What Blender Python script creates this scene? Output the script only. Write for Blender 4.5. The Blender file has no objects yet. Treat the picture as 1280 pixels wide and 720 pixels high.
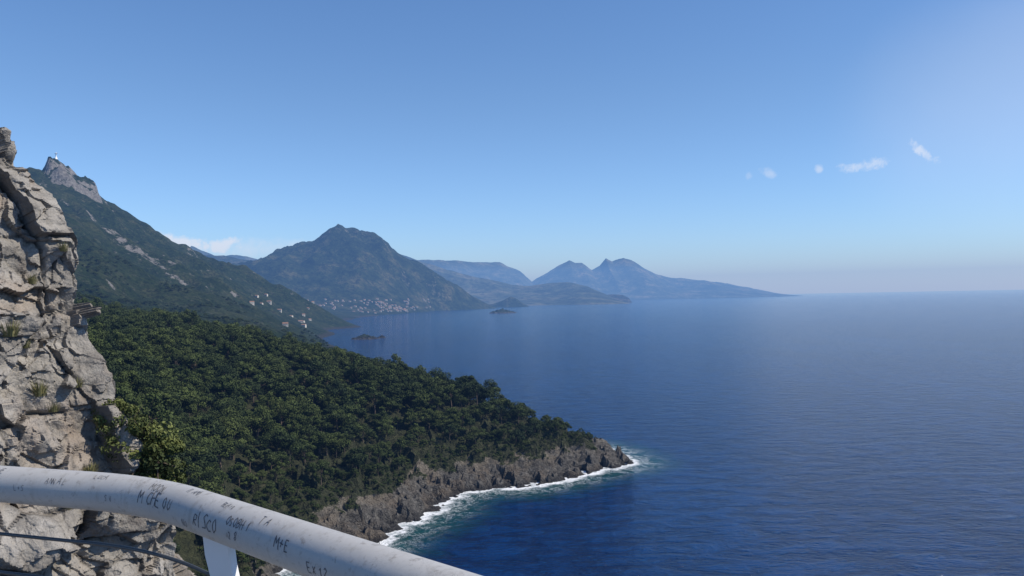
import bpy, bmesh, math, random
import numpy as np
from mathutils import Matrix, Vector
random.seed(7); rng=np.random.default_rng(7)
EYE=100.0
HAZE=True
scene=bpy.context.scene
scene.view_settings.view_transform='Standard'
scene.view_settings.look='None'
scene.view_settings.exposure=0

# ---------------------------------------------------------------- noise
_perm=rng.permutation(256); _perm=np.concatenate([_perm,_perm,_perm])
_g=rng.normal(size=(256,3)); _g/=np.linalg.norm(_g,axis=1)[:,None]
_r=rng.random((256,4))
def _h(i,j,k): return _perm[(_perm[(_perm[i&255]+j)&255]+k)&255]
def perlin(x,y,z):
    xi=np.floor(x).astype(int);yi=np.floor(y).astype(int);zi=np.floor(z).astype(int)
    xf=x-xi;yf=y-yi;zf=z-zi
    f=lambda t:t*t*t*(t*(t*6-15)+10)
    u,v,w=f(xf),f(yf),f(zf)
    def g(a,b,c):
        gg=_g[_h(xi+a,yi+b,zi+c)]
        return gg[...,0]*(xf-a)+gg[...,1]*(yf-b)+gg[...,2]*(zf-c)
    l=lambda a,b,t:a+(b-a)*t
    return l(l(l(g(0,0,0),g(1,0,0),u),l(g(0,1,0),g(1,1,0),u),v),l(l(g(0,0,1),g(1,0,1),u),l(g(0,1,1),g(1,1,1),u),v),w)*1.5
def fbm(x,y,z=0.0,o=5,ridge=False,gain=0.5):
    x=np.asarray(x,float);y=np.asarray(y,float);z=np.zeros_like(x)+z
    a=1.0;s=0;t=0
    for i in range(o):
        n=perlin(x*2**i+13.7*i,y*2**i+7.1*i,z*2**i+3.3*i)
        if ridge: n=1-2*np.abs(n)
        s=s+a*n;t+=a;a*=gain
    return s/t
def facet(x,y,z):
    """blocky rock: every Voronoi cell gets its own tilted plane. returns value, edge distance"""
    xi=np.floor(x).astype(int);yi=np.floor(y).astype(int);zi=np.floor(z).astype(int)
    best=np.full(x.shape,9.0);sec=np.full(x.shape,9.0);val=np.zeros(x.shape)
    for a in(-1,0,1):
        for b in(-1,0,1):
            for c in(-1,0,1):
                h=_h(xi+a,yi+b,zi+c); r=_r[h]
                dx=x-(xi+a+r[...,0]);dy=y-(yi+b+r[...,1]);dz=z-(zi+c+r[...,2])
                d=dx*dx+dy*dy+dz*dz
                g=_g[h]
                v=(r[...,3]-.5)+ (g[...,0]*dx+g[...,1]*dy+g[...,2]*dz)*0.9
                m=d<best
                sec=np.where(m,best,np.minimum(sec,d))
                val=np.where(m,v,val);best=np.where(m,d,best)
    return val,np.sqrt(sec)-np.sqrt(best)
def sstep(a,b,x):
    t=np.clip((x-a)/(b-a),0,1);return t*t*(3-2*t)

# ---------------------------------------------------------------- helpers
def mesh_obj(name,verts,faces,mat=None,smooth=False,parent=None):
    me=bpy.data.meshes.new(name)
    verts=np.asarray(verts,dtype=np.float32)
    me.from_pydata([tuple(v) for v in verts.tolist()] ,[],faces if isinstance(faces,list) else faces.tolist())
    me.update()
    ob=bpy.data.objects.new(name,me);scene.collection.objects.link(ob)
    if mat: me.materials.append(mat)
    if smooth: me.polygons.foreach_set('use_smooth',[True]*len(me.polygons))
    if parent: ob.parent=parent
    return ob
def gridfaces(nu,nv):
    i=np.arange(nu-1)[:,None]*nv+np.arange(nv-1)[None,:]
    i=i.ravel()
    return np.stack([i,i+nv,i+nv+1,i+1],1)
def set_attr(ob,name,arr):
    a=ob.data.attributes.new(name,'FLOAT','POINT');a.data.foreach_set('value',np.asarray(arr,dtype=np.float32).ravel())

class M:
    def __init__(s,name):
        s.m=bpy.data.materials.new(name);s.m.use_nodes=True;s.t=s.m.node_tree;s.t.nodes.clear()
        s.out=s.t.nodes.new('ShaderNodeOutputMaterial')
    def n(s,typ,ins=None,**kw):
        nd=s.t.nodes.new('ShaderNode'+typ)
        for k,v in kw.items(): setattr(nd,k,v)
        for k,v in (ins or {}).items(): s.set(nd.inputs[k],v)
        return nd
    def set(s,sock,v):
        if isinstance(v,bpy.types.NodeSocket): s.t.links.new(v,sock)
        else:
            if hasattr(sock.default_value,'__len__') and len(sock.default_value)==4 and hasattr(v,'__len__') and len(v)==3: v=(*v,1)
            sock.default_value=v
    def noise(s,vec,scale,detail=5,rough=.55,dist=0):
        return s.n('TexNoise',{'Vector':vec,'Scale':scale,'Detail':detail,'Roughness':rough,'Distortion':dist}).outputs['Fac']
    def ramp(s,fac,stops,interp='LINEAR'):
        r=s.n('ValToRGB',{'Fac':fac});cr=r.color_ramp;cr.interpolation=interp
        while len(cr.elements)<len(stops): cr.elements.new(.5)
        for e,(p,c) in zip(cr.elements,stops):
            e.position=p;e.color=(*c,1) if hasattr(c,'__len__') else (c,c,c,1)
        return r.outputs['Color']
    def mix(s,f,a,b,bt='MIX'):
        nd=s.n('Mix',data_type='RGBA',blend_type=bt);s.set(nd.inputs[0],f);s.set(nd.inputs[6],a);s.set(nd.inputs[7],b);return nd.outputs[2]
    def math(s,op,a,b=0.0,c=0.0,clamp=False):
        nd=s.n('Math',operation=op,use_clamp=clamp);s.set(nd.inputs[0],a);s.set(nd.inputs[1],b);s.set(nd.inputs[2],c);return nd.outputs[0]
    def maprange(s,v,a,b,c=0,d=1):
        nd=s.n('MapRange',interpolation_type='SMOOTHSTEP');
        for i,x in enumerate((v,a,b,c,d)): s.set(nd.inputs[i],x)
        return nd.outputs[0]
    def pos(s,scale=None):
        p=s.n('NewGeometry').outputs['Position']
        if scale: p=s.n('Mapping',{'Vector':p,'Scale':scale}).outputs[0]
        return p
    def attr(s,nm): return s.n('Attribute',attribute_name=nm).outputs['Fac']
    def bump(s,h,dist,strength=1,normal=None):
        b=s.n('Bump',{'Height':h,'Distance':dist,'Strength':strength})
        if normal: s.set(b.inputs['Normal'],normal)
        return b.outputs[0]
    def bsdf(s,col,rough=.8,normal=None,**kw):
        b=s.n('BsdfPrincipled');s.set(b.inputs['Base Color'],col);s.set(b.inputs['Roughness'],rough)
        if normal: s.set(b.inputs['Normal'],normal)
        for k,v in kw.items(): s.set(b.inputs[k.replace('_',' ')],v)
        s.t.links.new(b.outputs[0],s.out.inputs[0]);return b
def plain(name,col,rough=.6,var=.15,scale=3,**kw):
    m=M(name);n=m.noise(m.pos(),scale)
    c=m.mix(n,tuple(x*(1-var) for x in col),tuple(min(1,x*(1+var)) for x in col))
    m.bsdf(c,rough,**kw);return m.m

# ---------------------------------------------------------------- camera
cam=bpy.data.cameras.new('camera');camo=bpy.data.objects.new('camera',cam);scene.collection.objects.link(camo)
cam.sensor_width=36;cam.lens=28.125;cam.clip_start=.05;cam.clip_end=400000
camo.matrix_world=Matrix.Translation((0,0,EYE))@Matrix.Rotation(math.radians(90.70),4,'X')@Matrix.Rotation(math.radians(-1.07),4,'Z')
scene.camera=camo

# ---------------------------------------------------------------- light + sky
SUN_AZ=math.radians(100);SUN_EL=math.radians(47)
sd=Vector((math.sin(SUN_AZ)*math.cos(SUN_EL),math.cos(SUN_AZ)*math.cos(SUN_EL),math.sin(SUN_EL)))
sl=bpy.data.lights.new('sun','SUN');sl.energy=5.0;sl.angle=math.radians(.53);sl.color=(1,.93,.82)
so=bpy.data.objects.new('sun',sl);scene.collection.objects.link(so)
so.rotation_euler=sd.to_track_quat('Z','Y').to_euler();so.location=(50,0,200)

w=bpy.data.worlds.new('World');scene.world=w;w.use_nodes=True
W=M.__new__(M);W.t=w.node_tree;W.t.nodes.clear();W.out=W.t.nodes.new('ShaderNodeOutputWorld')
sky=W.n('TexSky',sky_type='NISHITA',sun_disc=False,sun_elevation=SUN_EL,sun_rotation=SUN_AZ,altitude=100,air_density=1.0,dust_density=.25,ozone_density=2.0)
dirv=W.n('TexCoord').outputs['Generated']
sep=W.n('SeparateXYZ',{0:dirv})
yy=W.math('MAXIMUM',sep.outputs[1],.05)
bb=W.math('DIVIDE',sep.outputs[0],yy);ee=W.math('DIVIDE',sep.outputs[2],yy)
cn=W.noise(dirv,48,6,.68,.3);cn=W.math('SUBTRACT',cn,.5)
cs=W.noise(dirv,5,4,.5);cs=W.math('SUBTRACT',cs,.5)
cloud=None
#        bearing elev  rb   re   tilt  noise  soft opacity
CL=[(.518,.172,.026,.010,-.75,5,1.7,.6),(.530,.162,.014,.010,0,5,1.7,.5),(.455,.162,.022,.009,.1,5,1.7,.6),(.432,.156,.024,.008,0,5,1.7,.55),
    (.387,.154,.006,.006,0,4,1.4,.42),(.323,.151,.011,.007,-.3,4,1.6,.32),(.298,.147,.006,.006,0,4,1.6,.2),
    (-.415,.078,.050,.010,-.22,5,1.2,.75),(-.375,.072,.04,.010,0,5,1.2,.7),(-.31,.066,.09,.015,0,3,1.6,.35),
    (.66,.235,.20,.14,.1,1.2,2.0,.24)]
for (b0,e0,rb,re,tl,nz,soft,op) in CL:
    db=W.math('SUBTRACT',bb,b0);de=W.math('SUBTRACT',ee,e0)
    de=W.math('SUBTRACT',de,W.math('MULTIPLY',db,tl))
    q=W.math('ADD',W.math('POWER',W.math('ABSOLUTE',W.math('DIVIDE',db,rb)),2),W.math('POWER',W.math('ABSOLUTE',W.math('DIVIDE',de,re)),2))
    v=W.math('ADD',W.math('SUBTRACT',1,q),W.math('MULTIPLY',cs if rb>.15 else cn,nz))
    mk=W.maprange(v,-.2 if rb<.15 else -1.0,soft,0,op)
    cloud=mk if cloud is None else W.math('MAXIMUM',cloud,mk)
front=W.math('GREATER_THAN',sep.outputs[1],.06)
cloud=W.math('MULTIPLY',cloud,front)
hs=W.n('HueSaturation',{'Saturation':1.15,'Color':sky.outputs[0]})
tint=W.mix(W.maprange(sep.outputs[2],0,.26),(.80,1.06,1.52),(.92,.99,1.15))
skyc=W.mix(1.0,hs.outputs[0],tint,'MULTIPLY')
col=W.mix(cloud,skyc,(7.6,7.9,8.4))
bg=W.n('Background',{'Color':col,'Strength':.125});W.t.links.new(bg.outputs[0],W.out.inputs[0])

# haze: absorbing layer over sea and land, its emission stands in for scattered light
if HAZE:
    hm=M('haze_glow')
    sig=np.array([3.0e-5,4.3e-5,6.2e-5]);L=np.array([.23,.385,.66])
    mx=sig.max()
    ab=hm.n('VolumeAbsorption',{'Color':tuple(1-sig/mx),'Density':float(mx)})
    em=hm.n('Emission',{'Color':tuple(sig*L/(sig*L).max()),'Strength':float((sig*L).max())})
    ad=hm.n('AddShader');hm.t.links.new(ab.outputs[0],ad.inputs[0]);hm.t.links.new(em.outputs[0],ad.inputs[1])
    hm.t.links.new(ad.outputs[0],hm.out.inputs['Volume'])
    R=33000;N=64
    v=[(math.cos(i/N*6.28319)*R,math.sin(i/N*6.28319)*R,z) for z in(-200,850) for i in range(N)]
    mesh_obj('haze_glow_volume',v,[list(range(N))[::-1],[N+i for i in range(N)]]+[[i,(i+1)%N,N+(i+1)%N,N+i] for i in range(N)],hm.m)

# ---------------------------------------------------------------- terrain control points
def tps(pts):
    P=np.array(pts,float);X=P[:,:2]/1000;n=len(X)
    def U(r2): return np.where(r2>0,r2*np.log(r2+1e-12),0)
    d=((X[:,None]-X[None])**2).sum(-1)
    A=np.zeros((n+3,n+3));A[:n,:n]=U(d)+np.eye(n)*1e-5;A[:n,n]=1;A[:n,n+1:]=X;A[n,:n]=1;A[n+1:,:n]=X.T
    c=np.linalg.solve(A,np.concatenate([P[:,2],[0,0,0]]))
    def f(x,y):
        x=np.asarray(x,float)/1000;y=np.asarray(y,float)/1000;s=c[n]+c[n+1]*x+c[n+2]*y
        for i in range(n): s=s+c[i]*U((x-X[i,0])**2+(y-X[i,1])**2)
        return s
    return f
shore=[(-57.6,329),(-56,350),(-41.5,377),(-32.6,407),(0,427),(26,438),(50,465),(68,492),(62,512),(40,550),(0,582),(-50,625),(-120,700),(-200,850),(-290,1100),(-370,1500),
       (-440,1850),(-520,2200),(-640,2800),(-760,3300),(-850,4000),(-900,4700),(-90,292),(-86,250),(-72,200),(-62,140),(-55,80)]
land=[(-90,335,12),(-113,290,30),(-114,260,43),(-88,262,13),(-144,300,63),(-234,450,78),(-156,400,56),(-122,360,34),(-94,390,25),(-84,440,36),(-68,372,12),
      (-60,500,44),(-125,520,57),(-177,520,66),(-220,500,75),(-45,450,23),(-20,508,33),(-9,455,14),(20,492,17),(45,489,12),(60,488,7),(12,455,10),(-60,560,27),(-20,548,17),
      (-125,600,42),(-220,650,62),(-200,750,27),(-300,450,84),(-400,600,100),(-350,350,108),(-200,200,88),(-200,100,92),(-130,200,58),(-105,120,45),(-450,80,180),(-100,200,30),
      (-400,800,84),(-300,900,56),(-330,1200,40),(-700,800,160),(-600,1200,90),(-480,1500,48),(-585,1500,76),(-750,1500,130),(-1200,1500,300),(-468,1800,28),
      (-1000,2000,235),(-858,2200,152),(-800,2500,100),(-1456,2600,525),(-1547,2600,510),(-1396,2600,460),(-1375,2620,440),(-1313,2680,387),(-1237,2750,330),(-1131,2900,268),(-1020,3000,202),(-900,3100,131),(-756,3150,59),
      (-1456,3200,300),(-1100,3600,100),(-1000,3300,150),(-2500,3000,520),(-2500,2000,520),(-2000,4500,300),(-3500,4000,600),(-3500,1500,600),(-1700,2600,480),(-1300,2200,360),(-1250,4500,60),(-2500,500,500)]
under=[(0,350,-15),(60,420,-15),(120,500,-15),(60,600,-15),(-30,250,-15),(-20,100,-20),(130,300,-30),(130,640,-30),(-20,700,-20),(-100,850,-20),(-200,1500,-30),(-300,2200,-30),(-400,3000,-30),(-600,4200,-30),(0,1200,-40),(0,2500,-60),(0,4900,-80),(-600,4900,-40)]
f1=tps([(x,y,0) for x,y in shore]+land+under)
def crag_r(x,y): return np.hypot((x+1420)/82,(y-2600)/110)
def H1(x,y):
    z=f1(x,y)
    near=1-sstep(700,1300,y)
    hg=sstep(0,120,z)
    m=(fbm(x/420,y/420,1.3,6,True)-.35)*85*hg+fbm(x/90,y/90,4,4)*16*hg
    m*=sstep(500,1500,np.maximum(y,-x))
    k=sstep(-6,2,z)*(1-sstep(18,40,z)*.8)
    v,e=facet(x/9,y/9,z*0+.5);v2,e2=facet(x/3.2,y/3.2,z*0+2.5)
    q=(v*4.2+v2*1.9+fbm(x/25,y/25,9,4,True)*3.0-1.2)*k*near
    q=q+fbm(x/35,y/35,2,4)*3*near*hg*2
    out=z+m+q
    r=crag_r(x,y)
    crag=(1-sstep(.72,1.0,r+fbm(x/50,y/50,5,4)*.4))
    out=out+crag*(48+fbm(x/30,y/30,8,4)*28)
    return out
def axis(segs):
    a=[]
    for lo,hi,st in segs: a+=list(np.arange(lo,hi,st))
    a.append(segs[-1][1]);return np.array(a)
xs=axis([(-5000,-2000,150),(-2000,-500,8),(-500,-250,5),(-250,100,1.3),(100,200,25)])
ys=axis([(60,200,5),(200,540,1.3),(540,900,6),(900,1800,11),(1800,3300,9),(3300,5200,40)])
XX,YY=np.meshgrid(xs,ys,indexing='ij');ZZ=H1(XX,YY)
XXd=XX+ (fbm(XX/6,YY/6,ZZ/6,3)*2.2)*sstep(-5,2,ZZ)*(1-sstep(14,25,ZZ))*(YY<600)
gz=np.gradient(ZZ,xs,axis=0);gy=np.gradient(ZZ,ys,axis=1);slope=np.hypot(gz,gy)
rk_near=1-sstep(8,13,ZZ+fbm(XX/14,YY/14,3,4)*7)
rk_far=np.clip(sstep(1.0,1.5,slope+fbm(XX/120,YY/120,7,4)*.5)*.65+ (1-sstep(.8,1.2,crag_r(XX,YY)))*.16,0,1)
rk_far=np.maximum(rk_far,.60*sstep(.1,.75,fbm(XX/110,YY/60,12,5)*1.4+.7-np.hypot((XX+950)/180,(YY-2050)/130)*.8))
mixn=sstep(600,1000,YY)
ROCK=rk_near*(1-mixn)+rk_far*mixn

def terrain_mat(name,far):
    m=M(name);p=m.pos();rock=m.attr('rock')
    if far:
        n1=m.noise(p,.02,7,.65);n2=m.noise(p,.12,5,.7);n3=m.noise(p,.004,4,.6)
        n4=m.noise(p,.05,5,.75)
        veg=m.ramp(n1,[(.30,(.013,.023,.009)),(.5,(.028,.044,.016)),(.62,(.052,.062,.028)),(.78,(.11,.105,.062))])
        veg=m.mix(m.maprange(n2,.38,.58),m.mix(.7,veg,(.006,.012,.006)),veg)
        veg=m.mix(m.maprange(n3,.5,.7,0,.35),veg,(.065,.072,.034))
        veg=m.mix(m.maprange(n4,.57,.68,0,.4),veg,(.14,.135,.10))
        rc=m.ramp(n2,[(.3,(.10,.095,.087)),(.5,(.20,.19,.175)),(.75,(.33,.315,.29))])
        f=m.maprange(m.math('ADD',rock,m.math('MULTIPLY',m.math('SUBTRACT',n4,.5),2.0)),.42,.66)
        c=m.mix(f,veg,rc)
        z=m.n('SeparateXYZ',{0:p}).outputs[2]
        c=m.mix(m.maprange(m.math('ADD',z,m.math('MULTIPLY',n4,8)),8,13,.8,0),c,(.045,.042,.038))
        m.bsdf(c,.95,m.bump(m.noise(p,.07,7,.72),14,1),Specular_IOR_Level=.1)
    else:
        n1=m.noise(p,.35,7,.7);n2=m.noise(p,1.6,5,.65);z=m.n('SeparateXYZ',{0:p}).outputs[2]
        n0=m.noise(p,.06,4,.6)
        rc=m.ramp(n1,[(.3,(.03,.028,.026)),(.48,(.085,.08,.072)),(.62,(.155,.145,.13)),(.8,(.23,.215,.19))])
        rc=m.mix(m.maprange(n0,.45,.62,0,.55),rc,(.15,.115,.08))
        rc=m.mix(m.maprange(n2,.5,.68,0,.45),rc,(.035,.033,.03))
        low=m.maprange(m.math('ADD',z,m.math('MULTIPLY',n1,3)),2.2,4.4)
        rc=m.mix(low,m.mix(.75,rc,(.018,.017,.016)),rc)
        hi=m.maprange(m.math('ADD',z,m.math('MULTIPLY',n0,10)),10,18,0,.55)
        rc=m.mix(hi,rc,(.20,.175,.135))
        so_=m.ramp(n1,[(.35,(.02,.024,.012)),(.6,(.05,.055,.025)),(.75,(.11,.09,.055))])
        f=m.maprange(m.math('ADD',rock,m.math('MULTIPLY',m.math('SUBTRACT',n1,.5),1.3)),.3,.6)
        vn=m.n('TexVoronoi',{'Vector':p,'Scale':.55},feature='DISTANCE_TO_EDGE').outputs[0]
        h=m.math('ADD',n1,m.math('MULTIPLY',m.math('MINIMUM',vn,.12),1.6))
        m.bsdf(m.mix(f,so_,rc),.9,m.bump(n2,.5,.9,m.bump(h,2.2,1)),Specular_IOR_Level=.2)
    return m.m
mat_far=terrain_mat('macchia_mountain',True);mat_near=terrain_mat('coastal_rock',False)
V=np.stack([XXd,YY,ZZ],-1).reshape(-1,3);F=gridfaces(len(xs),len(ys))
ter=mesh_obj('coastal_terrain',V,F,mat_near,True);ter.data.materials.append(mat_far)
cy=V[F[:,0],1];ter.data.polygons.foreach_set('material_index',(cy>800).astype(np.int32));set_attr(ter,'rock',ROCK)
ter.data.polygons.foreach_set('use_smooth',(cy>700).astype(bool))

# second mountain
m2=[(-1505,7000,715),(-2170,7000,450),(-1925,7000,535),(-1715,7000,610),(-1330,7000,590),(-1050,7000,510),(-910,7050,395),(-720,7200,270),(-525,7500,170),(-320,8000,75),(-130,8700,50),(0,8700,105),(120,8720,40),
 (-850,4000,0),(-900,4700,0),(-805,5750,0),(-650,7000,0),(-356,8500,0),(-150,8550,0),(0,8560,0),(175,8750,0),(60,8900,0),(-300,9200,0),(-400,10000,0),
 (-1000,6000,80),(-1250,6300,230),(-1400,5200,60),(-1900,5500,120),(-1700,6300,310),(-2600,7500,360),(-3180,9500,600),(-1500,8000,450),(-1000,8500,200),(-3000,5500,300),(-1300,4400,60),(-2500,4000,300),(-4500,6000,500),(-4500,10000,700),(-1800,9800,300),(-1200,9900,100),
 (-500,5000,-60),(-400,6500,-60),(0,8000,-60),(400,8700,-60),(200,9500,-60),(-100,9900,-60),(400,4000,-80),(500,6000,-80),(300,10400,-60),(-780,6300,5),(-860,6600,120)]
f2=tps(m2)
def H2(x,y):
    z=f2(x,y);hg=sstep(0,260,z)
    wx_=fbm(x/700,y/700,3,3)*260
    r=fbm((x+wx_)/620,y/900,21,7,True,.55)
    z=z+(r-.38)*140*hg+fbm(x/130,y/130,5,5)*30*hg
    pk=np.exp(-(np.hypot((x+1510)/170,(y-7000)/240)))
    return z+pk*80
xs2=axis([(-4800,-2400,80),(-2400,200,12),(200,500,60)]);ys2=axis([(4300,5200,35),(5200,7600,14),(7600,9000,25),(9000,10400,60)])
A,B=np.meshgrid(xs2,ys2,indexing='ij');Z2=H2(A,B)
s2=np.hypot(np.gradient(Z2,xs2,axis=0),np.gradient(Z2,ys2,axis=1))
mt2=mesh_obj('mountain',np.stack([A,B,Z2],-1).reshape(-1,3),gridfaces(len(xs2),len(ys2)),None,True)
set_attr(mt2,'rock',np.clip(sstep(1.2,2.0,s2+fbm(A/200,B/200,3,4)*.8)*.5+sstep(450,720,Z2+fbm(A/200,B/200,6,4)*170)*.42,0,1))

def far_mat(name,a,b,sc):
    m=M(name);p=m.pos();n=m.noise(p,sc,7,.68);rock=m.attr('rock')
    c=m.ramp(n,[(.33,tuple(x*.5 for x in a)),(.5,a),(.68,b)])
    n2=m.noise(p,sc*5,5,.72)
    c=m.mix(m.maprange(n2,.40,.56,.6,0),c,tuple(x*.3 for x in a))
    c=m.mix(m.maprange(m.math('ADD',rock,m.math('MULTIPLY',m.math('SUBTRACT',n2,.5),1.6)),.45,.85,0,.8),c,(.21,.195,.165))
    m.bsdf(c,.95,m.bump(n2,30,1),Specular_IOR_Level=.05);return m.m
mt2.data.materials.append(far_mat('mountain_scrub',(.030,.044,.018),(.10,.098,.05),.006))

# far ranges (bearing per mille, elevation per mille, distance)
def ridge(name,prof,width_f,width_b,mat,amp,seed,nu=500,nv=60):
    prof=np.array(prof,float)
    t=np.linspace(0,1,nu);tt=np.linspace(0,1,len(prof))
    xx=np.interp(t,tt,prof[:,0]/1000*prof[:,2]);dd=np.interp(t,tt,prof[:,2]);zz=np.interp(t,tt,EYE+prof[:,1]/1000*prof[:,2])
    s=np.concatenate([np.linspace(-1,0,nv),np.linspace(0,1,nv//2)[1:]])
    S,_=np.meshgrid(s,t);Xg=np.repeat(xx[:,None],len(s),1);D=np.repeat(dd[:,None],len(s),1)
    Y=D+np.where(S<0,S*width_f,S*width_b)
    base=zz[:,None]*(1-np.abs(S))**1.35
    wv=fbm(Xg/(amp*14),Y/(amp*14),seed,6,True)-.4
    fine=fbm(Xg/(amp*3),Y/(amp*3),seed+3,5)*amp*.35*np.clip(base/500,0,1)
    Z=base+wv*amp*(sstep(0,.25,np.abs(S))*.8+.2)*np.clip(base/400,0,1)*1.6-30*np.abs(S)**3+fine
    ob=mesh_obj(name,np.stack([Xg,Y,Z],-1).reshape(-1,3),gridfaces(nu,len(s)),mat,True)
    set_attr(ob,'rock',sstep(.3,.8,wv.ravel()*1.5)*.4);return ob
fm=far_mat('far_scrub',(.055,.07,.045),(.16,.155,.11),.002)
ridge('distant_hills',[(-150,60,12500),(-130,54,12500),(-100,42,12500),(-80,36,12500),(-60,30,12500),(-40,25,12500),(-20,22,12500),(0,16,12500),(20,14,12300),(45,17,12300),(60,18,12200),(75,17,12000),(95,12,12000),(110,5,12000),(122,-2,12000),(128,-8,12000)],2600,3000,fm,90,31)
ridge('mountain_range',[(-260,60,21000),(-200,56,21000),(-130,50,21000),(-100,49,21000),(-50,46,22000),(-15,44,22500),(10,33,22500),(25,20,23000),(40,28,23000),(58,38,23000),(72,45,23000),(80,41,23000),(88,42,23000),(100,33,23000),(110,38,23000),(118,47,23000),(126,43,23000),(140,47,23000),(150,44,23000),(165,34,23000),(180,26,23000),(200,21,23000),(240,17,23000),(270,12,24000),(295,6,25000),(315,0,26000),(332,-6,26000)],4500,5000,fm,130,77)
ridge('distant_hills',[(-400,72,14000),(-370,58,14000),(-345,60,14000),(-320,56,14000),(-300,50,14000),(-260,52,14000),(-200,50,14000)],3000,3000,fm,90,55,200)
ridge('cape',[(78,-8,11500),(84,1,11500),(95,1.5,11500),(110,1,11500),(125,2,11500),(138,1,11500),(146,-3,11500),(149,-9,11500)],300,600,far_mat('cape_rock',(.05,.055,.04),(.16,.14,.11),.01),25,12,160,24)

# islets
def islet(name,x,y,rx,ry,h,seed):
    n=70;g=np.linspace(-1,1,n);a,b=np.meshgrid(g,g,indexing='ij')
    r=np.hypot(a,b)+fbm(a*2,b*2,seed,4)*.35
    z=(1-np.clip(r,0,1.4))*h*1.6+facet(a*5,b*5,a*0+seed)[0]*h*.4*(r<1)-2
    o=mesh_obj(name,np.stack([x+a*rx,y+b*ry,z],-1).reshape(-1,3),gridfaces(n,n),mat_far)
    set_attr(o,'rock',np.clip(.8-z/h*.9,0,1));return o
islet('rock_islet',-66,5300,95,120,18,3);islet('rock_islet',-30,5450,45,60,7,5);islet('rock_islet',-385,2080,38,40,9,8);islet('rock_islet',-350,2130,16,20,5,9)

# ---------------------------------------------------------------- sea
sx=axis([(-60000,-20000,10000),(-20000,-1000,1500),(-1000,-160,40),(-160,130,1.4),(130,1000,60),(1000,20000,1500),(20000,60000,10000)])
sy=axis([(-60000,-10000,10000),(-10000,0,1500),(0,240,20),(240,600,1.4),(600,4000,60),(4000,20000,1500),(20000,60000,10000)])
SX,SY=np.meshgrid(sx,sy,indexing='ij')
nearI=np.where((xs>-170)&(xs<120))[0];nearJ=np.where((ys>230)&(ys<640))[0]
zz=ZZ[np.ix_(nearI,nearJ)];xg=XXd[np.ix_(nearI,nearJ)];yg=YY[np.ix_(nearI,nearJ)]
cross=(np.sign(zz[1:,:-1])!=np.sign(zz[:-1,:-1]))|(np.sign(zz[:-1,1:])!=np.sign(zz[:-1,:-1]))
cp=np.stack([xg[:-1,:-1][cross],yg[:-1,:-1][cross]],1)[::2]
dist=np.full(SX.shape,500.0)
mm=(SX>-165)&(SX<135)&(SY>235)&(SY<605)
q=np.stack([SX[mm],SY[mm]],1);dm=np.full(len(q),500.0)
for i in range(0,len(q),4000):
    c=q[i:i+4000];dm[i:i+4000]=np.sqrt(((c[:,None]-cp[None])**2).sum(-1).min(1))
dist[mm]=dm
sm=M('sea_water');p=sm.pos();ds=sm.attr('shore')
big=sm.noise(sm.pos((.0016,.0005,1)),1,4,.6,.6);mid=sm.noise(sm.pos((.012,.004,1)),1,4,.6)
wv=sm.noise(sm.pos((.05,.10,1)),1,6,.70,.4);wv2=sm.noise(sm.pos((.28,.5,1)),1,4,.65)
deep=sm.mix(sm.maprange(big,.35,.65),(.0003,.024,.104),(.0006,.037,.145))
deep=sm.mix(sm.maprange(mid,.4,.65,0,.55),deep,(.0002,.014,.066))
deep=sm.mix(sm.maprange(wv,.42,.58,.75,0),deep,(.0002,.009,.045))  # wave shading painted into water colour: troughs darker here, ripple crests lighter below
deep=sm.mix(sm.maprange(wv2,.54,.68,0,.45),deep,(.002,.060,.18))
fn=sm.noise(p,.09,5,.65,1.2);fn2=sm.noise(p,.45,6,.72,1.5)
dj=sm.math('ADD',ds,sm.math('MULTIPLY',sm.math('SUBTRACT',fn,.5),30))
shal=sm.maprange(dj,2,38,1,0)
colr=sm.mix(sm.math('MULTIPLY',shal,.9),deep,(.006,.060,.058))
# foam: solid against the rocks, lacy farther out
f1_=sm.maprange(sm.math('ADD',ds,sm.math('MULTIPLY',sm.math('SUBTRACT',fn,.5),20)),1.6,6.0,1,0)
f1_=sm.math('MULTIPLY',f1_,sm.maprange(fn2,.3,.5))
lace=sm.math('ABSOLUTE',sm.math('SUBTRACT',fn2,.5));lace=sm.maprange(lace,.0,.045,1,0)
f2_=sm.math('MULTIPLY',sm.math('MULTIPLY',lace,sm.maprange(dj,5,27,1,0)),sm.maprange(fn,.42,.58,0,.9))
foam=sm.math('MAXIMUM',f1_,f2_)
colr=sm.mix(foam,colr,(.80,.82,.83))
nb=sm.bump(wv2,.6,1,sm.bump(wv,3.4,1))
sb=sm.bsdf(colr,.22,nb,IOR=1.33,Specular_IOR_Level=.15)
sm.set(sb.inputs['Roughness'],sm.math('ADD',.08,sm.math('MULTIPLY',foam,.6)))
sea=mesh_obj('sea',np.stack([SX,SY,SX*0],-1).reshape(-1,3),gridfaces(len(sx),len(sy)),sm.m,True);set_attr(sea,'shore',dist)

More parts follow.
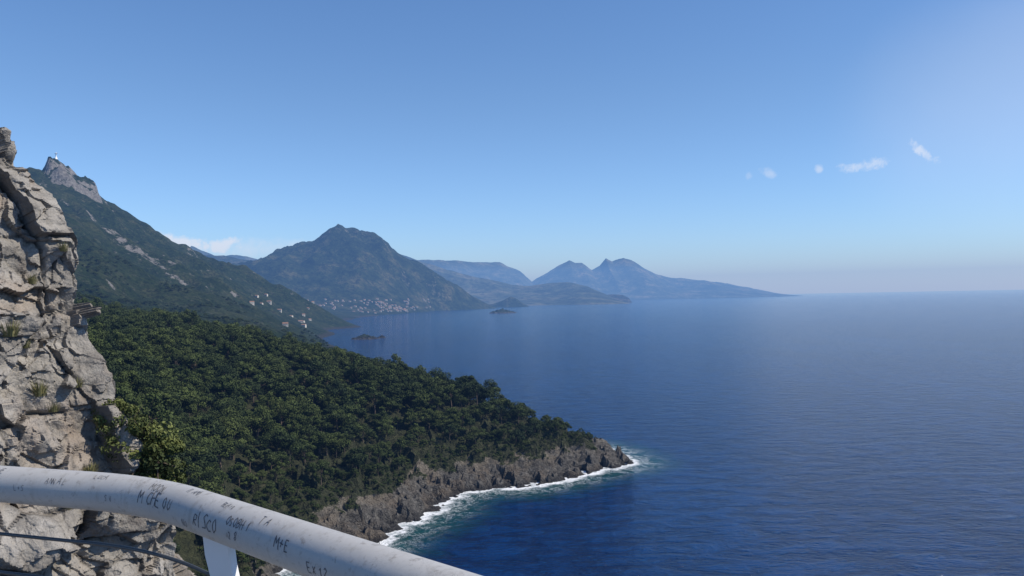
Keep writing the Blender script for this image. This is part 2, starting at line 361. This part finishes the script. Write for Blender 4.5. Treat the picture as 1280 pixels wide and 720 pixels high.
# ---------------------------------------------------------------- trees
def leafmat(name,a,b,world=False):
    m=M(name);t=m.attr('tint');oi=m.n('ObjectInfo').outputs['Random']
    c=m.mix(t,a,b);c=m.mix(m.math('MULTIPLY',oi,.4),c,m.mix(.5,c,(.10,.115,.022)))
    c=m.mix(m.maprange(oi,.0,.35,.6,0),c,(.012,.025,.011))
    if world:
        p=m.pos();g=m.noise(p,.028,4,.6)
        c=m.mix(m.maprange(g,.38,.56,.55,0),c,m.mix(1,c,(.42,.52,.5),'MULTIPLY'))
        c=m.mix(m.maprange(g,.55,.7,0,.25),c,(.10,.115,.035))
    m.bsdf(c,.75,Specular_IOR_Level=.2);return m.m
leaf=leafmat('pine_needles',(.010,.021,.007),(.088,.116,.032),True)
bark=plain('bark',(.10,.075,.055),.9)
def limb(vs,fs,p0,p1,r0,r1,n=7):
    d=(p1-p0).normalized();u=d.orthogonal().normalized();w_=d.cross(u);b=len(vs)
    mid=(p0+p1)/2+Vector((random.uniform(-1,1),random.uniform(-1,1),0))*(p1-p0).length*.06
    for q,r in((p0,r0),(mid,(r0+r1)/2),(p1,r1)):
        for i in range(n):
            a=i/n*6.283;vs.append(q+(u*math.cos(a)+w_*math.sin(a))*r)
    for k in range(2):
        for i in range(n):
            j=(i+1)%n;fs.append([b+k*n+i,b+k*n+j,b+(k+1)*n+j,b+(k+1)*n+i])
def make_tree(name,h,rad,nl,nq,flat,leafsize=.34,mat=leaf,link=None,trunkh=.45):
    vs=[];fs=[];top=Vector((random.uniform(-.5,.5),random.uniform(-.5,.5),h*.8))
    limb(vs,fs,Vector((0,0,-1.5)),Vector((0,0,h*trunkh)),.24*h/9,.17*h/9);limb(vs,fs,Vector((0,0,h*trunkh)),top,.17*h/9,.06*h/9)
    lobes=[];ax=random.uniform(0,3.14);sq=random.uniform(.75,1.0)
    for i in range(nl):
        a=i*2.4+random.uniform(-.5,.5);r=rad*math.sqrt((i+.5)/nl)*random.uniform(.7,1.1)
        z=h*(trunkh+.05)+(h*(.95-trunkh))*(1-(r/rad)**1.8*.75)*random.uniform(.68,1.08)-.3
        if i%4==3: z-=h*.16
        c=Vector((math.cos(a)*r,math.sin(a)*r*sq,z));s=random.uniform(.6,1.5)*rad/2.9
        lobes.append((c,s));
        limb(vs,fs,Vector((0,0,h*random.uniform(trunkh*.8,.62))),c,.09*h/9,.02,5)
    nb=len(fs);tint=[0.3]*len(vs)
    for c,s in lobes:
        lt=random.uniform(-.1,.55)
        for k in range(nq):
            d=Vector((random.gauss(0,1),random.gauss(0,1),random.gauss(0,1)*.9+.25)).normalized()
            rr=s*random.uniform(.45,1.08)**.6
            q=c+Vector((d.x*rr,d.y*rr,d.z*rr*flat))
            nrm=(d+Vector((random.gauss(0,.5),random.gauss(0,.5),random.gauss(0,.5)))).normalized()
            u=nrm.orthogonal().normalized();u.rotate(Matrix.Rotation(random.uniform(0,6.28),3,nrm));v_=nrm.cross(u)
            l=leafsize*random.uniform(.6,1.4);b=len(vs)
            vs+= [q-u*l,q-v_*l*.5+nrm*l*.15,q+u*l,q+v_*l*.5+nrm*l*.15]
            fs.append([b,b+1,b+2,b+3])
            t=min(1,max(0,lt+.45*d.z+random.uniform(-.15,.25)))  # top light painted into leaf colour: upper side of each lobe lighter, underside darker
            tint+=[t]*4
    me=bpy.data.meshes.new(name);me.from_pydata([tuple(v) for v in vs],[],fs);me.materials.append(bark);me.materials.append(mat)
    me.polygons.foreach_set('material_index',[0]*nb+[1]*(len(fs)-nb))
    a=me.attributes.new('tint','FLOAT','POINT');a.data.foreach_set('value',tint)
    ob=bpy.data.objects.new(name,me)
    if link: link.objects.link(ob)
    else: scene.collection.objects.link(ob)
    return ob
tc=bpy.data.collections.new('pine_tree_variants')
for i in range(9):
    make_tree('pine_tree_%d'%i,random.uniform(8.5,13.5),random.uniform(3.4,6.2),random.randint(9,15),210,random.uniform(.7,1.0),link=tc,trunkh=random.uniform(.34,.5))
def scatter(name,pts,scl,coll,nvar):
    me=bpy.data.meshes.new(name);me.from_pydata([tuple(p) for p in pts],[],[])
    n=len(pts)
    a=me.attributes.new('scl','FLOAT_VECTOR','POINT');a.data.foreach_set('vector',np.asarray(scl,np.float32).ravel())
    a=me.attributes.new('rotv','FLOAT_VECTOR','POINT');r=np.zeros((n,3),np.float32);r[:,2]=rng.random(n)*6.28;r[:,0]=rng.normal(size=n)*.08;a.data.foreach_set('vector',r.ravel())
    a=me.attributes.new('idx','INT','POINT');a.data.foreach_set('value',rng.integers(0,nvar,n).astype(np.int32))
    ob=bpy.data.objects.new(name,me);scene.collection.objects.link(ob)
    ng=bpy.data.node_groups.new(name,'GeometryNodeTree')
    ng.interface.new_socket('Geometry',in_out='INPUT',socket_type='NodeSocketGeometry');ng.interface.new_socket('Geometry',in_out='OUTPUT',socket_type='NodeSocketGeometry')
    gi=ng.nodes.new('NodeGroupInput');go=ng.nodes.new('NodeGroupOutput');ip=ng.nodes.new('GeometryNodeInstanceOnPoints')
    ci=ng.nodes.new('GeometryNodeCollectionInfo');ci.inputs['Collection'].default_value=coll;ci.inputs['Separate Children'].default_value=True;ci.inputs['Reset Children'].default_value=True
    def na(nm,t):
        x=ng.nodes.new('GeometryNodeInputNamedAttribute');x.data_type=t;x.inputs['Name'].default_value=nm
        return [o for o in x.outputs if o.enabled and o.name=='Attribute'][0]
    L_=ng.links.new
    L_(gi.outputs[0],ip.inputs['Points']);L_(ci.outputs[0],ip.inputs['Instance']);ip.inputs['Pick Instance'].default_value=True
    L_(na('idx','INT'),ip.inputs['Instance Index']);L_(na('rotv','FLOAT_VECTOR'),ip.inputs['Rotation']);L_(na('scl','FLOAT_VECTOR'),ip.inputs['Scale'])
    L_(ip.outputs[0],go.inputs[0])
    md=ob.modifiers.new('scatter','NODES');md.node_group=ng
    return ob
def jgrid(x0,x1,y0,y1,st):
    a,b=np.meshgrid(np.arange(x0,x1,st),np.arange(y0,y1,st),indexing='ij');a=a.ravel();b=b.ravel()
    a=a+rng.uniform(-.6,.6,a.size)*st;b=b+rng.uniform(-.6,.6,b.size)*st;return a,b
a,b=jgrid(-420,60,110,720,7.4);z=H1(a,b)
edge=z+fbm(a/14,b/14,3,4)*9
k=(edge>14.5)&(a<32)&(a>-.72*b-20)
a,b,z=a[k],b[k],z[k];s=rng.uniform(.5,1.4,len(a))*(.55+.45*sstep(14,34,z));s=np.stack([s*1.08,s*1.08,s*rng.uniform(.75,1.15,len(a))],1)
a2,b2=jgrid(-1100,-200,720,1900,10);z2=H1(a2,b2);k=(z2>7)&(a2>-.62*b2)&(fbm(a2/80,b2/80,14,4)>-.05+.25*sstep(1000,1900,b2))
a2,b2,z2=a2[k],b2[k],z2[k];t=rng.uniform(.3,.7,len(a2));t=np.stack([t*1.2,t*1.2,t*.85],1)
P=np.concatenate([np.stack([a,b,z],1),np.stack([a2,b2,z2],1)]);S=np.concatenate([s,t]);print('trees',len(P))
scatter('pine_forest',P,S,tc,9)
# low maquis at forest edge
bc=bpy.data.collections.new('shrub_variants')
for i in range(3): make_tree('shrub_%d'%i,2.2,1.6,7,60,.8,.2,link=bc,trunkh=.12)
a,b=jgrid(-200,60,200,520,2.6);z=H1(a,b);e_=z+fbm(a/14,b/14,3,4)*9+fbm(a/6,b/6,8,2)*8;k=(e_>11)&(e_<21)&(a<50);a,b,z=a[k],b[k],z[k]
s=rng.uniform(.4,1.1,len(a));scatter('maquis_shrubs',np.stack([a,b,z-.2],1),np.stack([s,s,s],1),bc,3)

# ---------------------------------------------------------------- cliff on the left
prof=[(-30,-3.0),(-14,-6.4),(-9,-7.3),(-6.3,-7.8),(-5.3,-8.1),(-4.15,-8.9),(-2.5,-9.6),(-.95,-10.05),(.25,-10.3),(1.45,-10.55),(1.95,-11.1),(2.75,-11.4),(3.2,-11.8),(3.5,-12.15),(4.36,-12.35),(4.66,-12.8),(5.2,-13.2),(6,-13.8),(9,-15.5)]
pz=np.array([q[0] for q in prof]);px_=np.array([q[1] for q in prof])
rz=axis([(-30,-9,.3),(-9,5.9,.03),(5.9,9,.3)])
u=axis([(0,4.2,.15),(4.2,9.8,.03),(9.8,11,.08),(11,24,.5)])
U_,Zr=np.meshgrid(u,rz,indexing='ij');xsil=np.interp(Zr,pz,px_)
ang=9.22
tt_=np.maximum(U_-ang,0)
bx=np.where(U_<ang,xsil-(ang-U_)*.65,xsil-tt_*.80)
by=np.where(U_<ang,20-(ang-U_)*.76,20+tt_*.60)
bl=sstep(ang-1.2,ang+1.2,U_)
nx=.76*(1-bl)+.60*bl;ny=-.65*(1-bl)+.35*bl
bx=bx-.3*np.exp(-((U_-ang)/.9)**2)   # rounded shoulder
wx=fbm(bx/3,by/3,Zr/3,3)*.9;wz=fbm(bx/3+9,by/3,Zr/3,3)*.9
ca,sa=math.cos(.5),math.sin(.5)
tx=(bx+wx);ty=by*ca-(Zr+wz)*sa;tz=by*sa+(Zr+wz)*ca
fa,ea=facet(tx/2.1,ty/2.1,tz/1.8);fb_,eb=facet(tx/.75,ty/.75,tz/.65);fc,ec=facet(tx/.3,ty/.3,tz/.26)
patch=sstep(-.25,.25,fbm(bx/1.7,by/1.7,Zr/1.7+5,3))
dsp=fa*.72+fb_*(.14+.22*patch)+fc*(.04+.09*patch)+fbm(bx/.5,by/.5,Zr/.5,6)*.15+fbm(bx/1.6,by/1.6,Zr/1.6,4)*.5-.12
dsp-=.12*(1-sstep(0,.10,ea))*sstep(-.3,.3,fbm(bx/1.2,by/1.2,Zr/1.2,2))
CV=np.stack([bx+nx*dsp,by+ny*dsp,EYE+Zr+dsp*.12],-1)
cm=M('limestone');p=cm.pos()
n1=cm.noise(p,.9,7,.65);n2=cm.noise(p,5,6,.7);n3=cm.noise(p,.35,4,.6,.5);n4=cm.noise(cm.pos((2.2,2.2,.5)),1,5,.65)
c=cm.ramp(n1,[(.28,(.15,.135,.12)),(.45,(.28,.26,.23)),(.6,(.37,.345,.31)),(.78,(.47,.44,.395))])
c=cm.mix(cm.maprange(n3,.50,.64,0,.5),c,(.33,.26,.20))
c=cm.mix(cm.maprange(n2,.52,.70,0,.5),c,(.14,.13,.12))
c=cm.mix(cm.maprange(n4,.55,.7,0,.5),c,(.13,.122,.115))
cr=cm.attr('crack');c=cm.mix(cr,c,(.06,.052,.045))
vr=cm.n('TexVoronoi',{'Vector':cm.n('Mapping',{'Vector':p,'Scale':(1,1,1.3),'Rotation':(.4,.3,0)}).outputs[0],'Scale':2.2},feature='DISTANCE_TO_EDGE').outputs[0]
hh=cm.math('ADD',n2,cm.math('MULTIPLY',cm.math('MINIMUM',vr,.04),1))
cm.bsdf(c,.92,cm.bump(cm.noise(p,22,4,.7),.03,.7,cm.bump(hh,.12,.9)),Specular_IOR_Level=.2)
cl=mesh_obj('cliff',CV.reshape(-1,3),gridfaces(len(u),len(rz)),cm.m)
set_attr(cl,'crack',np.clip((1-sstep(0,.04,ea))*.5+(1-sstep(0,.03,eb))*.2,0,1))

# shrubs and grass on the cliff
from mathutils.bvhtree import BVHTree
bv=BVHTree.FromPolygons([tuple(v) for v in CV.reshape(-1,3).tolist()],gridfaces(len(u),len(rz)).tolist())
lf2=leafmat('shrub_leaves',(.04,.055,.016),(.17,.19,.06))
def shrub(x,y,z,s):
    o=make_tree('shrub',1.0,.75,9,150,.9,.055,mat=lf2,trunkh=.1);o.location=(x,y,z);o.scale=(s,s,s);return o
for e_,off,s in [(-.125,.1,.6),(-.14,.25,.8),(-.16,.3,1.0),(-.175,.55,1.0),(-.19,.3,1.0),(-.205,.6,.9),(-.21,.2,.8),(-.225,.45,.6)]:
    b_=-.38
    while b_>-.64:
        h=bv.ray_cast(Vector((0,0,EYE)),Vector((b_,1,e_)).normalized())
        if h[0]: break
        b_-=.002
    if h[0]: shrub(h[0].x+off-.25,h[0].y+.1,h[0].z-.45*s,s)
dry=plain('dry_grass',(.20,.19,.08),.9)
def tuft(x,y,z,s):
    vs=[];fs=[]
    for i in range(160):
        a=random.uniform(0,6.28);r=random.uniform(0,.18);l=random.uniform(.25,.6);le=random.uniform(.1,.9)
        q=Vector((math.cos(a)*r,math.sin(a)*r,0));d=Vector((math.cos(a)*le,math.sin(a)*le,1)).normalized();sd_=Vector((-math.sin(a),math.cos(a),0))*.012
        b=len(vs);vs+=[q-sd_,q+sd_,q+d*l*.6+sd_*.7,q+d*l*.6-sd_*.7,q+d*l+Vector((0,0,-.12*le))]
        fs+=[[b,b+1,b+2,b+3],[b+3,b+2,b+4]]
    o=mesh_obj('grass_tuft',[tuple(v) for v in vs],fs,dry);o.location=(x,y,z);o.scale=(s,)*3
for (b_,e_,s) in [(-.628,-.035,.9),(-.61,-.05,.6),(-.592,-.11,.8),(-.575,-.13,.6),(-.56,.07,.5),(-.545,-.10,.6),(-.60,.03,.5),(-.53,-.21,.7),(-.555,-.25,.8),(-.515,-.15,.7)]:
    h=bv.ray_cast(Vector((0,0,EYE)),Vector((b_,1,e_)).normalized())
    if h[0]: tuft(h[0].x,h[0].y,h[0].z-.03,s)

# ---------------------------------------------------------------- railing
RZ=EYE-.29;RR=.029
def path_points():
    A_=Vector((-2.6,1.91,RZ));B_=Vector((-.548,1.218,RZ));C_=Vector((1.2,-.379,RZ))
    pts=[A_]
    d1=(B_-A_).normalized();d2=(C_-B_).normalized();r=.13
    s0=B_-d1*r;s1=B_+d2*r
    n=30
    for i in range(1,n): pts.append(A_.lerp(s0,i/n))
    for i in range(17):
        t_=i/16;pts.append(s0*(1-t_)**2+B_*2*t_*(1-t_)+s1*t_*t_)
    for i in range(1,n+1): pts.append(s1.lerp(C_,i/n))
    return pts
RP=path_points()
cum=[0]
for i in range(1,len(RP)): cum.append(cum[-1]+(RP[i]-RP[i-1]).length)
def at_s(s):
    s=max(0,min(cum[-1]-1e-4,s))
    for i in range(1,len(cum)):
        if cum[i]>=s:
            t_=(s-cum[i-1])/(cum[i]-cum[i-1]);return RP[i-1].lerp(RP[i],t_),(RP[i]-RP[i-1]).normalized()
def sweep(name,pts,r,mat,parent,n=48):
    vs=[];fs=[]
    for i,pnt in enumerate(pts):
        d=(pts[min(i+1,len(pts)-1)]-pts[max(i-1,0)]).normalized();side=Vector((0,0,1)).cross(d).normalized();up=d.cross(side)
        for k_ in range(n):
            a=k_/n*2*math.pi;vs.append(pnt+side*math.cos(a)*r+up*math.sin(a)*r)
    for i in range(len(pts)-1):
        for k_ in range(n):
            j=(k_+1)%n;fs.append([i*n+k_,i*n+j,(i+1)*n+j,(i+1)*n+k_])
    fs.append(list(range(n))[::-1]);fs.append([ (len(pts)-1)*n+k_ for k_ in range(n)])
    return mesh_obj(name,[tuple(v) for v in vs],fs,mat,True,parent)
rail=bpy.data.objects.new('railing',None);scene.collection.objects.link(rail)
pm=M('painted_steel');p=pm.pos()
n1=pm.noise(p,9,6,.6);n2=pm.noise(p,60,6,.7);n3=pm.noise(pm.pos((40,40,6)),1,5,.7);n5=pm.noise(p,26,5,.75,1.5)
c=pm.mix(n1,(.37,.36,.34),(.50,.485,.455));c=pm.mix(pm.maprange(n2,.56,.68,0,.65),c,(.22,.195,.165))
c=pm.mix(pm.maprange(n3,.52,.72,0,.5),c,(.28,.255,.22))
scr=pm.maprange(pm.math('ABSOLUTE',pm.math('SUBTRACT',n5,.5)),0,.012,1,0)
c=pm.mix(pm.math('MULTIPLY',scr,pm.maprange(n1,.45,.6,0,.6)),c,(.16,.15,.14))
pm.bsdf(c,.45,pm.bump(n2,.0006,.6),Specular_IOR_Level=.4)
sweep('handrail',RP,RR,pm.m,rail)
steel=plain('cable_steel',(.10,.10,.10),.4,Metallic=.6)
for i,dz in enumerate((.082,.145,.25,.4,.6,.85)):
    sweep('cable_%d'%i,[q-Vector((0,0,dz)) for q in RP],.0028,steel,rail,10)
# flat white posts
wp=plain('white_paint',(.72,.72,.71),.4,.06,12)
def post(s,nm):
    q,d=at_s(s);side=Vector((0,0,1)).cross(d).normalized()
    vs=[];fs=[]
    sec=[(0.0,.036,0),(-.035,.036,0.008),(-.12,.031,.05),(-.5,.026,.13),(-1.45,.03,.16)]
    for z_,hw,off in sec:
        c_=q+Vector((0,0,-RR*.7+z_))+d*off
        for sx_,sy_ in((-1,-1),(1,-1),(1,1),(-1,1)): vs.append(c_+d*hw*sx_+side*.005*sy_)
    for i in range(len(sec)-1):
        for k_ in range(4):
            j=(k_+1)%4;fs.append([i*4+k_,i*4+j,i*4+4+j,i*4+4+k_])
    fs+=[[0,1,2,3],[16,19,18,17]]
    o=mesh_obj(nm,[tuple(v) for v in vs],fs,wp,False,rail);b_=o.modifiers.new('b','BEVEL');b_.width=.0015;b_.segments=2
sB=(Vector((-2.6,1.91,0))-Vector((-.548,1.218,0))).length
post(sB+.19,'post_1');post(sB-1.25,'post_2');post(sB+1.5,'post_3')
# marker graffiti: letters drawn on the tube
FT={'A':[[(0,0),(.4,1),(.8,0)],[(.15,.4),(.65,.4)]],'B':[[(0,0),(0,1),(.5,.9),(.5,.6),(0,.5),(.6,.4),(.6,.1),(0,0)]],'C':[[(.7,.9),(.3,1),(0,.6),(0,.3),(.3,0),(.7,.1)]],'D':[[(0,0),(0,1),(.5,.8),(.6,.4),(.4,.1),(0,0)]],
'E':[[(.6,1),(0,1),(0,0),(.6,0)],[(0,.5),(.5,.5)]],'H':[[(0,0),(0,1)],[(.6,0),(.6,1)],[(0,.5),(.6,.5)]],'I':[[(.2,0),(.2,1)]],'L':[[(0,1),(0,0),(.6,0)]],'M':[[(0,0),(.1,1),(.4,.4),(.7,1),(.8,0)]],'N':[[(0,0),(0,1),(.6,0),(.6,1)]],
'O':[[(.35,1),(.05,.7),(.05,.3),(.35,0),(.65,.3),(.65,.7),(.35,1)]],'R':[[(0,0),(0,1),(.5,.9),(.5,.6),(0,.5),(.6,0)]],'S':[[(.6,.9),(.3,1),(.05,.75),(.5,.4),(.5,.1),(0,.05)]],'T':[[(.35,0),(.35,1)],[(0,1),(.7,1)]],'U':[[(0,1),(.05,.2),(.35,0),(.6,.2),(.6,1)]],
'V':[[(0,1),(.3,0),(.6,1)]],'X':[[(0,0),(.6,1)],[(0,1),(.6,0)]],'1':[[(.1,.7),(.3,1),(.3,0)]],'2':[[(0,.8),(.3,1),(.6,.7),(0,0),(.6,0)]],'8':[[(.3,.5),(.05,.75),(.3,1),(.55,.75),(.3,.5),(.05,.25),(.3,0),(.6,.25),(.3,.5)]],'+':[[(.3,.2),(.3,.8)],[(0,.5),(.6,.5)]]}
gv=[];gf=[]
def stroke(pl,wd):
    dense=[]
    for i in range(len(pl)-1):
        for k_ in range(6):
            t_=k_/6;dense.append((pl[i][0]*(1-t_)+pl[i+1][0]*t_,pl[i][1]*(1-t_)+pl[i+1][1]*t_))
    dense.append(pl[-1]);b=len(gv)
    for i,(s,a) in enumerate(dense):
        i0=max(0,i-1);i1=min(len(dense)-1,i+1);dx=dense[i1][0]-dense[i0][0];dy=dense[i1][1]-dense[i0][1];l=math.hypot(dx,dy) or 1
        ox,oy=-dy/l*wd/2,dx/l*wd/2
        for sg in(1,-1):
            ss=s+ox*sg;aa=(a+oy*sg)/RR
            q,d=at_s(ss);side=-(Vector((0,0,1)).cross(d).normalized());up=Vector((0,0,1))
            gv.append(tuple(q+(side*math.cos(aa)+up*math.sin(aa))*(RR+.0004)))
    for i in range(len(dense)-1): gf.append([b+2*i,b+2*i+1,b+2*i+3,b+2*i+2])
def write(txt,s,a,h,wd=.0011,sp=.95,slant=0):
    for ch in txt:
        if ch in FT:
            jx=random.uniform(-.08,.08);js=random.uniform(.8,1.2);jr=random.uniform(-.25,.25)
            for pl in FT[ch]:
                stroke([(s+(x+jx+(slant+jr)*y)*h*.8*js+random.uniform(-1,1)*h*.05,a+(y+jr*.4*x)*h*js+random.uniform(-1,1)*h*.05) for x,y in pl],wd)
        s+=h*sp*(.8 if ch!=' ' else .5)
write('MOON',sB+.035,.022,.013,.0010);write('M CHE OU',sB+.02,.002,.017,.0015);write('RISCO',sB+.18,-.006,.018,.0014,.9,.2)
write('OSOBH 1',sB+.265,.010,.011,.0011);write('2 8',sB+.275,-.006,.010,.0010);write('M+E',sB+.38,.004,.015,.0014);write('T A',sB+.33,.024,.010,.001)
write('ANNA L',sB-.19,.014,.010,.0007);write('DENISE',sB-.33,.026,.010,.0008,.9,.2);write('LUCA',sB-.10,.028,.009,.0007);write('S V',sB-.06,-.004,.009,.0007);write('TI AMO',sB+.12,.034,.009,.0008);write('EX 12',sB+.45,-.01,.011,.001)
write('NO',sB+.145,-.014,.010,.0008);write('BEA 18',sB+.23,.030,.007,.0006);write('L+S',sB-.25,.0,.009,.0006)
mesh_obj('graffiti',gv,gf,plain('marker_ink',(.08,.08,.09),.6,.4,200),False,rail)
# terrace slab under the viewer
conc=plain('concrete',(.30,.29,.27),.9)
poly=[(-2.6,1.87),(-.56,1.18),(1.15,-.38),(1.15,-3),(-2.6,-3)]
vs=[(x,y,EYE-1.9) for x,y in poly]+[(x,y,EYE-1.6) for x,y in poly];n=5
mesh_obj('viewing_terrace',vs,[list(range(n))[::-1],[n+i for i in range(n)]]+[[i,(i+1)%n,n+(i+1)%n,n+i] for i in range(n)],conc)

# ---------------------------------------------------------------- statue on the summit
def lathe(vs,fs,rings,n=16):
    b=len(vs)
    for (x,y,z,rx,ry) in rings:
        for i in range(n):
            a=i/n*6.283;vs.append((x+math.cos(a)*rx,y+math.sin(a)*ry,z))
    for k_ in range(len(rings)-1):
        for i in range(n):
            j=(i+1)%n;fs.append([b+k_*n+i,b+k_*n+j,b+(k_+1)*n+j,b+(k_+1)*n+i])
    fs.append([b+(len(rings)-1)*n+i for i in range(n)])
vs=[];fs=[]
lathe(vs,fs,[(0,0,-6,5,5),(0,0,0,4.5,4.5),(0,0,.6,3.2,3.2),(0,0,1,2.6,2.2),(0,0,6,2.2,1.8),(0,0,11,2.0,1.5),(0,0,15,2.6,1.5),(0,0,17,2.9,1.4),(0,0,17.8,1.6,1.1),(0,0,18.2,.75,.8),(0,0,18.8,.95,1.1),(0,0,20,1.15,1.25),(0,0,21,.7,.8),(0,0,21.3,.1,.1)])
for sg in(-1,1):
    b=len(vs);sec=[(2.0,16.6,1.1),(5,16.4,1.2),(8,16.7,.8),(9.2,16.9,.35)]
    for x,z_,r in sec:
        for i in range(8): vs.append((sg*x,math.cos(i/8*6.283)*r*.7,z_-(r*.4)+math.sin(i/8*6.283)*r))
    for k_ in range(3):
        for i in range(8): j=(i+1)%8;fs.append([b+k_*8+i,b+k_*8+j,b+k_*8+8+j,b+k_*8+8+i])
    fs.append([b+24+i for i in range(8)])
gx,gy_=np.meshgrid(np.linspace(-1462,-1425,38),np.linspace(2550,2640,46),indexing='ij');zt=H1(gx,gy_)
i=np.unravel_index(np.argmax(zt),zt.shape);print('summit',zt[i],gx[i],gy_[i],gx[i]/gy_[i]*1000+640,383-1000*(zt[i]-100)/gy_[i])
st=mesh_obj('christ_statue',vs,fs,plain('white_marble',(.8,.8,.78),.5,.03,.3),True);st.location=(float(gx[i]),float(gy_[i]),float(zt[i])+1);st.scale=(.85,.85,.85);st.rotation_euler=(0,0,math.radians(-20))

# ---------------------------------------------------------------- houses
wallm=plain('render_wall',(.48,.455,.40),.85,.2,.2);roofm=plain('terracotta',(.24,.14,.09),.9,.2,1);glass=plain('window_glass',(.03,.035,.04),.15);doorm=plain('door_wood',(.12,.07,.04),.7)
def boxv(vs,fs,x0,x1,y0,y1,z0,z1):
    b=len(vs);vs+=[(x,y,z) for z in(z0,z1) for y in(y0,y1) for x in(x0,x1)]
    fs+=[[b,b+2,b+3,b+1],[b+4,b+5,b+7,b+6],[b,b+1,b+5,b+4],[b+2,b+6,b+7,b+3],[b,b+4,b+6,b+2],[b+1,b+3,b+7,b+5]]
def house(x,y,w_,d_,h_,rot):
    z=float(H1(np.array([float(x)]),np.array([float(y)]))[0])+.3
    if z<9: return
    e=bpy.data.objects.new('house',None);scene.collection.objects.link(e);e.location=(x,y,z);e.rotation_euler=(0,0,rot)
    vs=[];fs=[];boxv(vs,fs,-w_/2,w_/2,-d_/2,d_/2,-6,h_)
    b=len(vs);vs+=[(-w_/2,0,h_+1.9),(w_/2,0,h_+1.9)];fs+=[[4,6,b],[5,b+1,7]];mesh_obj('walls',vs,fs,wallm,False,e)
    o=.5;vs=[(-w_/2-o,-d_/2-o,h_-.25),(w_/2+o,-d_/2-o,h_-.25),(w_/2+o,0,h_+2.15),(-w_/2-o,0,h_+2.15),(w_/2+o,d_/2+o,h_-.25),(-w_/2-o,d_/2+o,h_-.25)]
    ro=mesh_obj('roof',vs,[[0,1,2,3],[3,2,4,5]],roofm,False,e);s_=ro.modifiers.new('s','SOLIDIFY');s_.thickness=.2;s_.offset=1
    vs=[];fs=[]
    for lv in(1.0,4.0):
        if lv+1.6>h_: continue
        k_=-w_/2+1.5
        while k_<w_/2-1.5:
            boxv(vs,fs,k_,k_+1,-d_/2-.06,-d_/2+.1,lv,lv+1.4);k_+=2.6
    mesh_obj('windows',vs,fs,glass,False,e);vs=[];fs=[];boxv(vs,fs,-.6,.6,-d_/2-.1,-d_/2+.1,-.9,1.0);mesh_obj('door',vs,fs,doorm,False,e)
for x,y,w_,d_,h_,r in [(-480,1690,11,8,4.5,.2),(-560,1950,12,9,5,.3),(-620,2050,10,8,4.5,-.2),(-700,2150,12,8,5,.5),(-760,2500,13,9,5,.1),(-720,2600,12,9,5,-.3),(-830,2700,14,9,5,.2),(-650,2450,12,9,5,.2),(-600,2300,12,9,5,-.2)]:
    house(x,y,w_,d_,h_,r)
hr=random.Random(4)
for i in range(12): house(hr.gauss(-690,100),hr.gauss(2500,260),hr.uniform(7,12),7,hr.uniform(3,5),hr.uniform(-.6,.6))
# distant village on the coastal shelf
vs=[];fs=[];rv=[];rf=[]
hx=[];hy=[]
for cx,cy_,n,sx_,sy_ in[(-930,6000,75,150,180),(-1150,5800,40,170,200),(-820,6300,40,60,200),(-740,7050,14,40,160),(-1150,5300,35,170,250)]:
    hx+=list(rng.normal(cx,sx_,n));hy+=list(rng.normal(cy_,sy_,n))
hx=np.array(hx);hy=np.array(hy);hz=H2(hx,hy)
for x,y,z in zip(hx,hy,hz):
    if z<8 or z>110: continue
    a=random.uniform(4,9);b_=random.uniform(5,8);h_=random.uniform(4,7);boxv(vs,fs,x-a,x+a,y-b_,y+b_,z-6,z+h_)
    b=len(rv);rv+=[(x-a-.5,y-b_-.5,z+h_+.1),(x+a+.5,y-b_-.5,z+h_+.1),(x+a+.5,y,z+h_+3),(x-a-.5,y,z+h_+3),(x+a+.5,y+b_+.5,z+h_+.1),(x-a-.5,y+b_+.5,z+h_+.1)];rf+=[[b,b+1,b+2,b+3],[b+3,b+2,b+4,b+5]]
ve=bpy.data.objects.new('village',None);scene.collection.objects.link(ve)
mesh_obj('village_walls',vs,fs,wallm,False,ve);mesh_obj('village_roofs',rv,rf,roofm,False,ve)
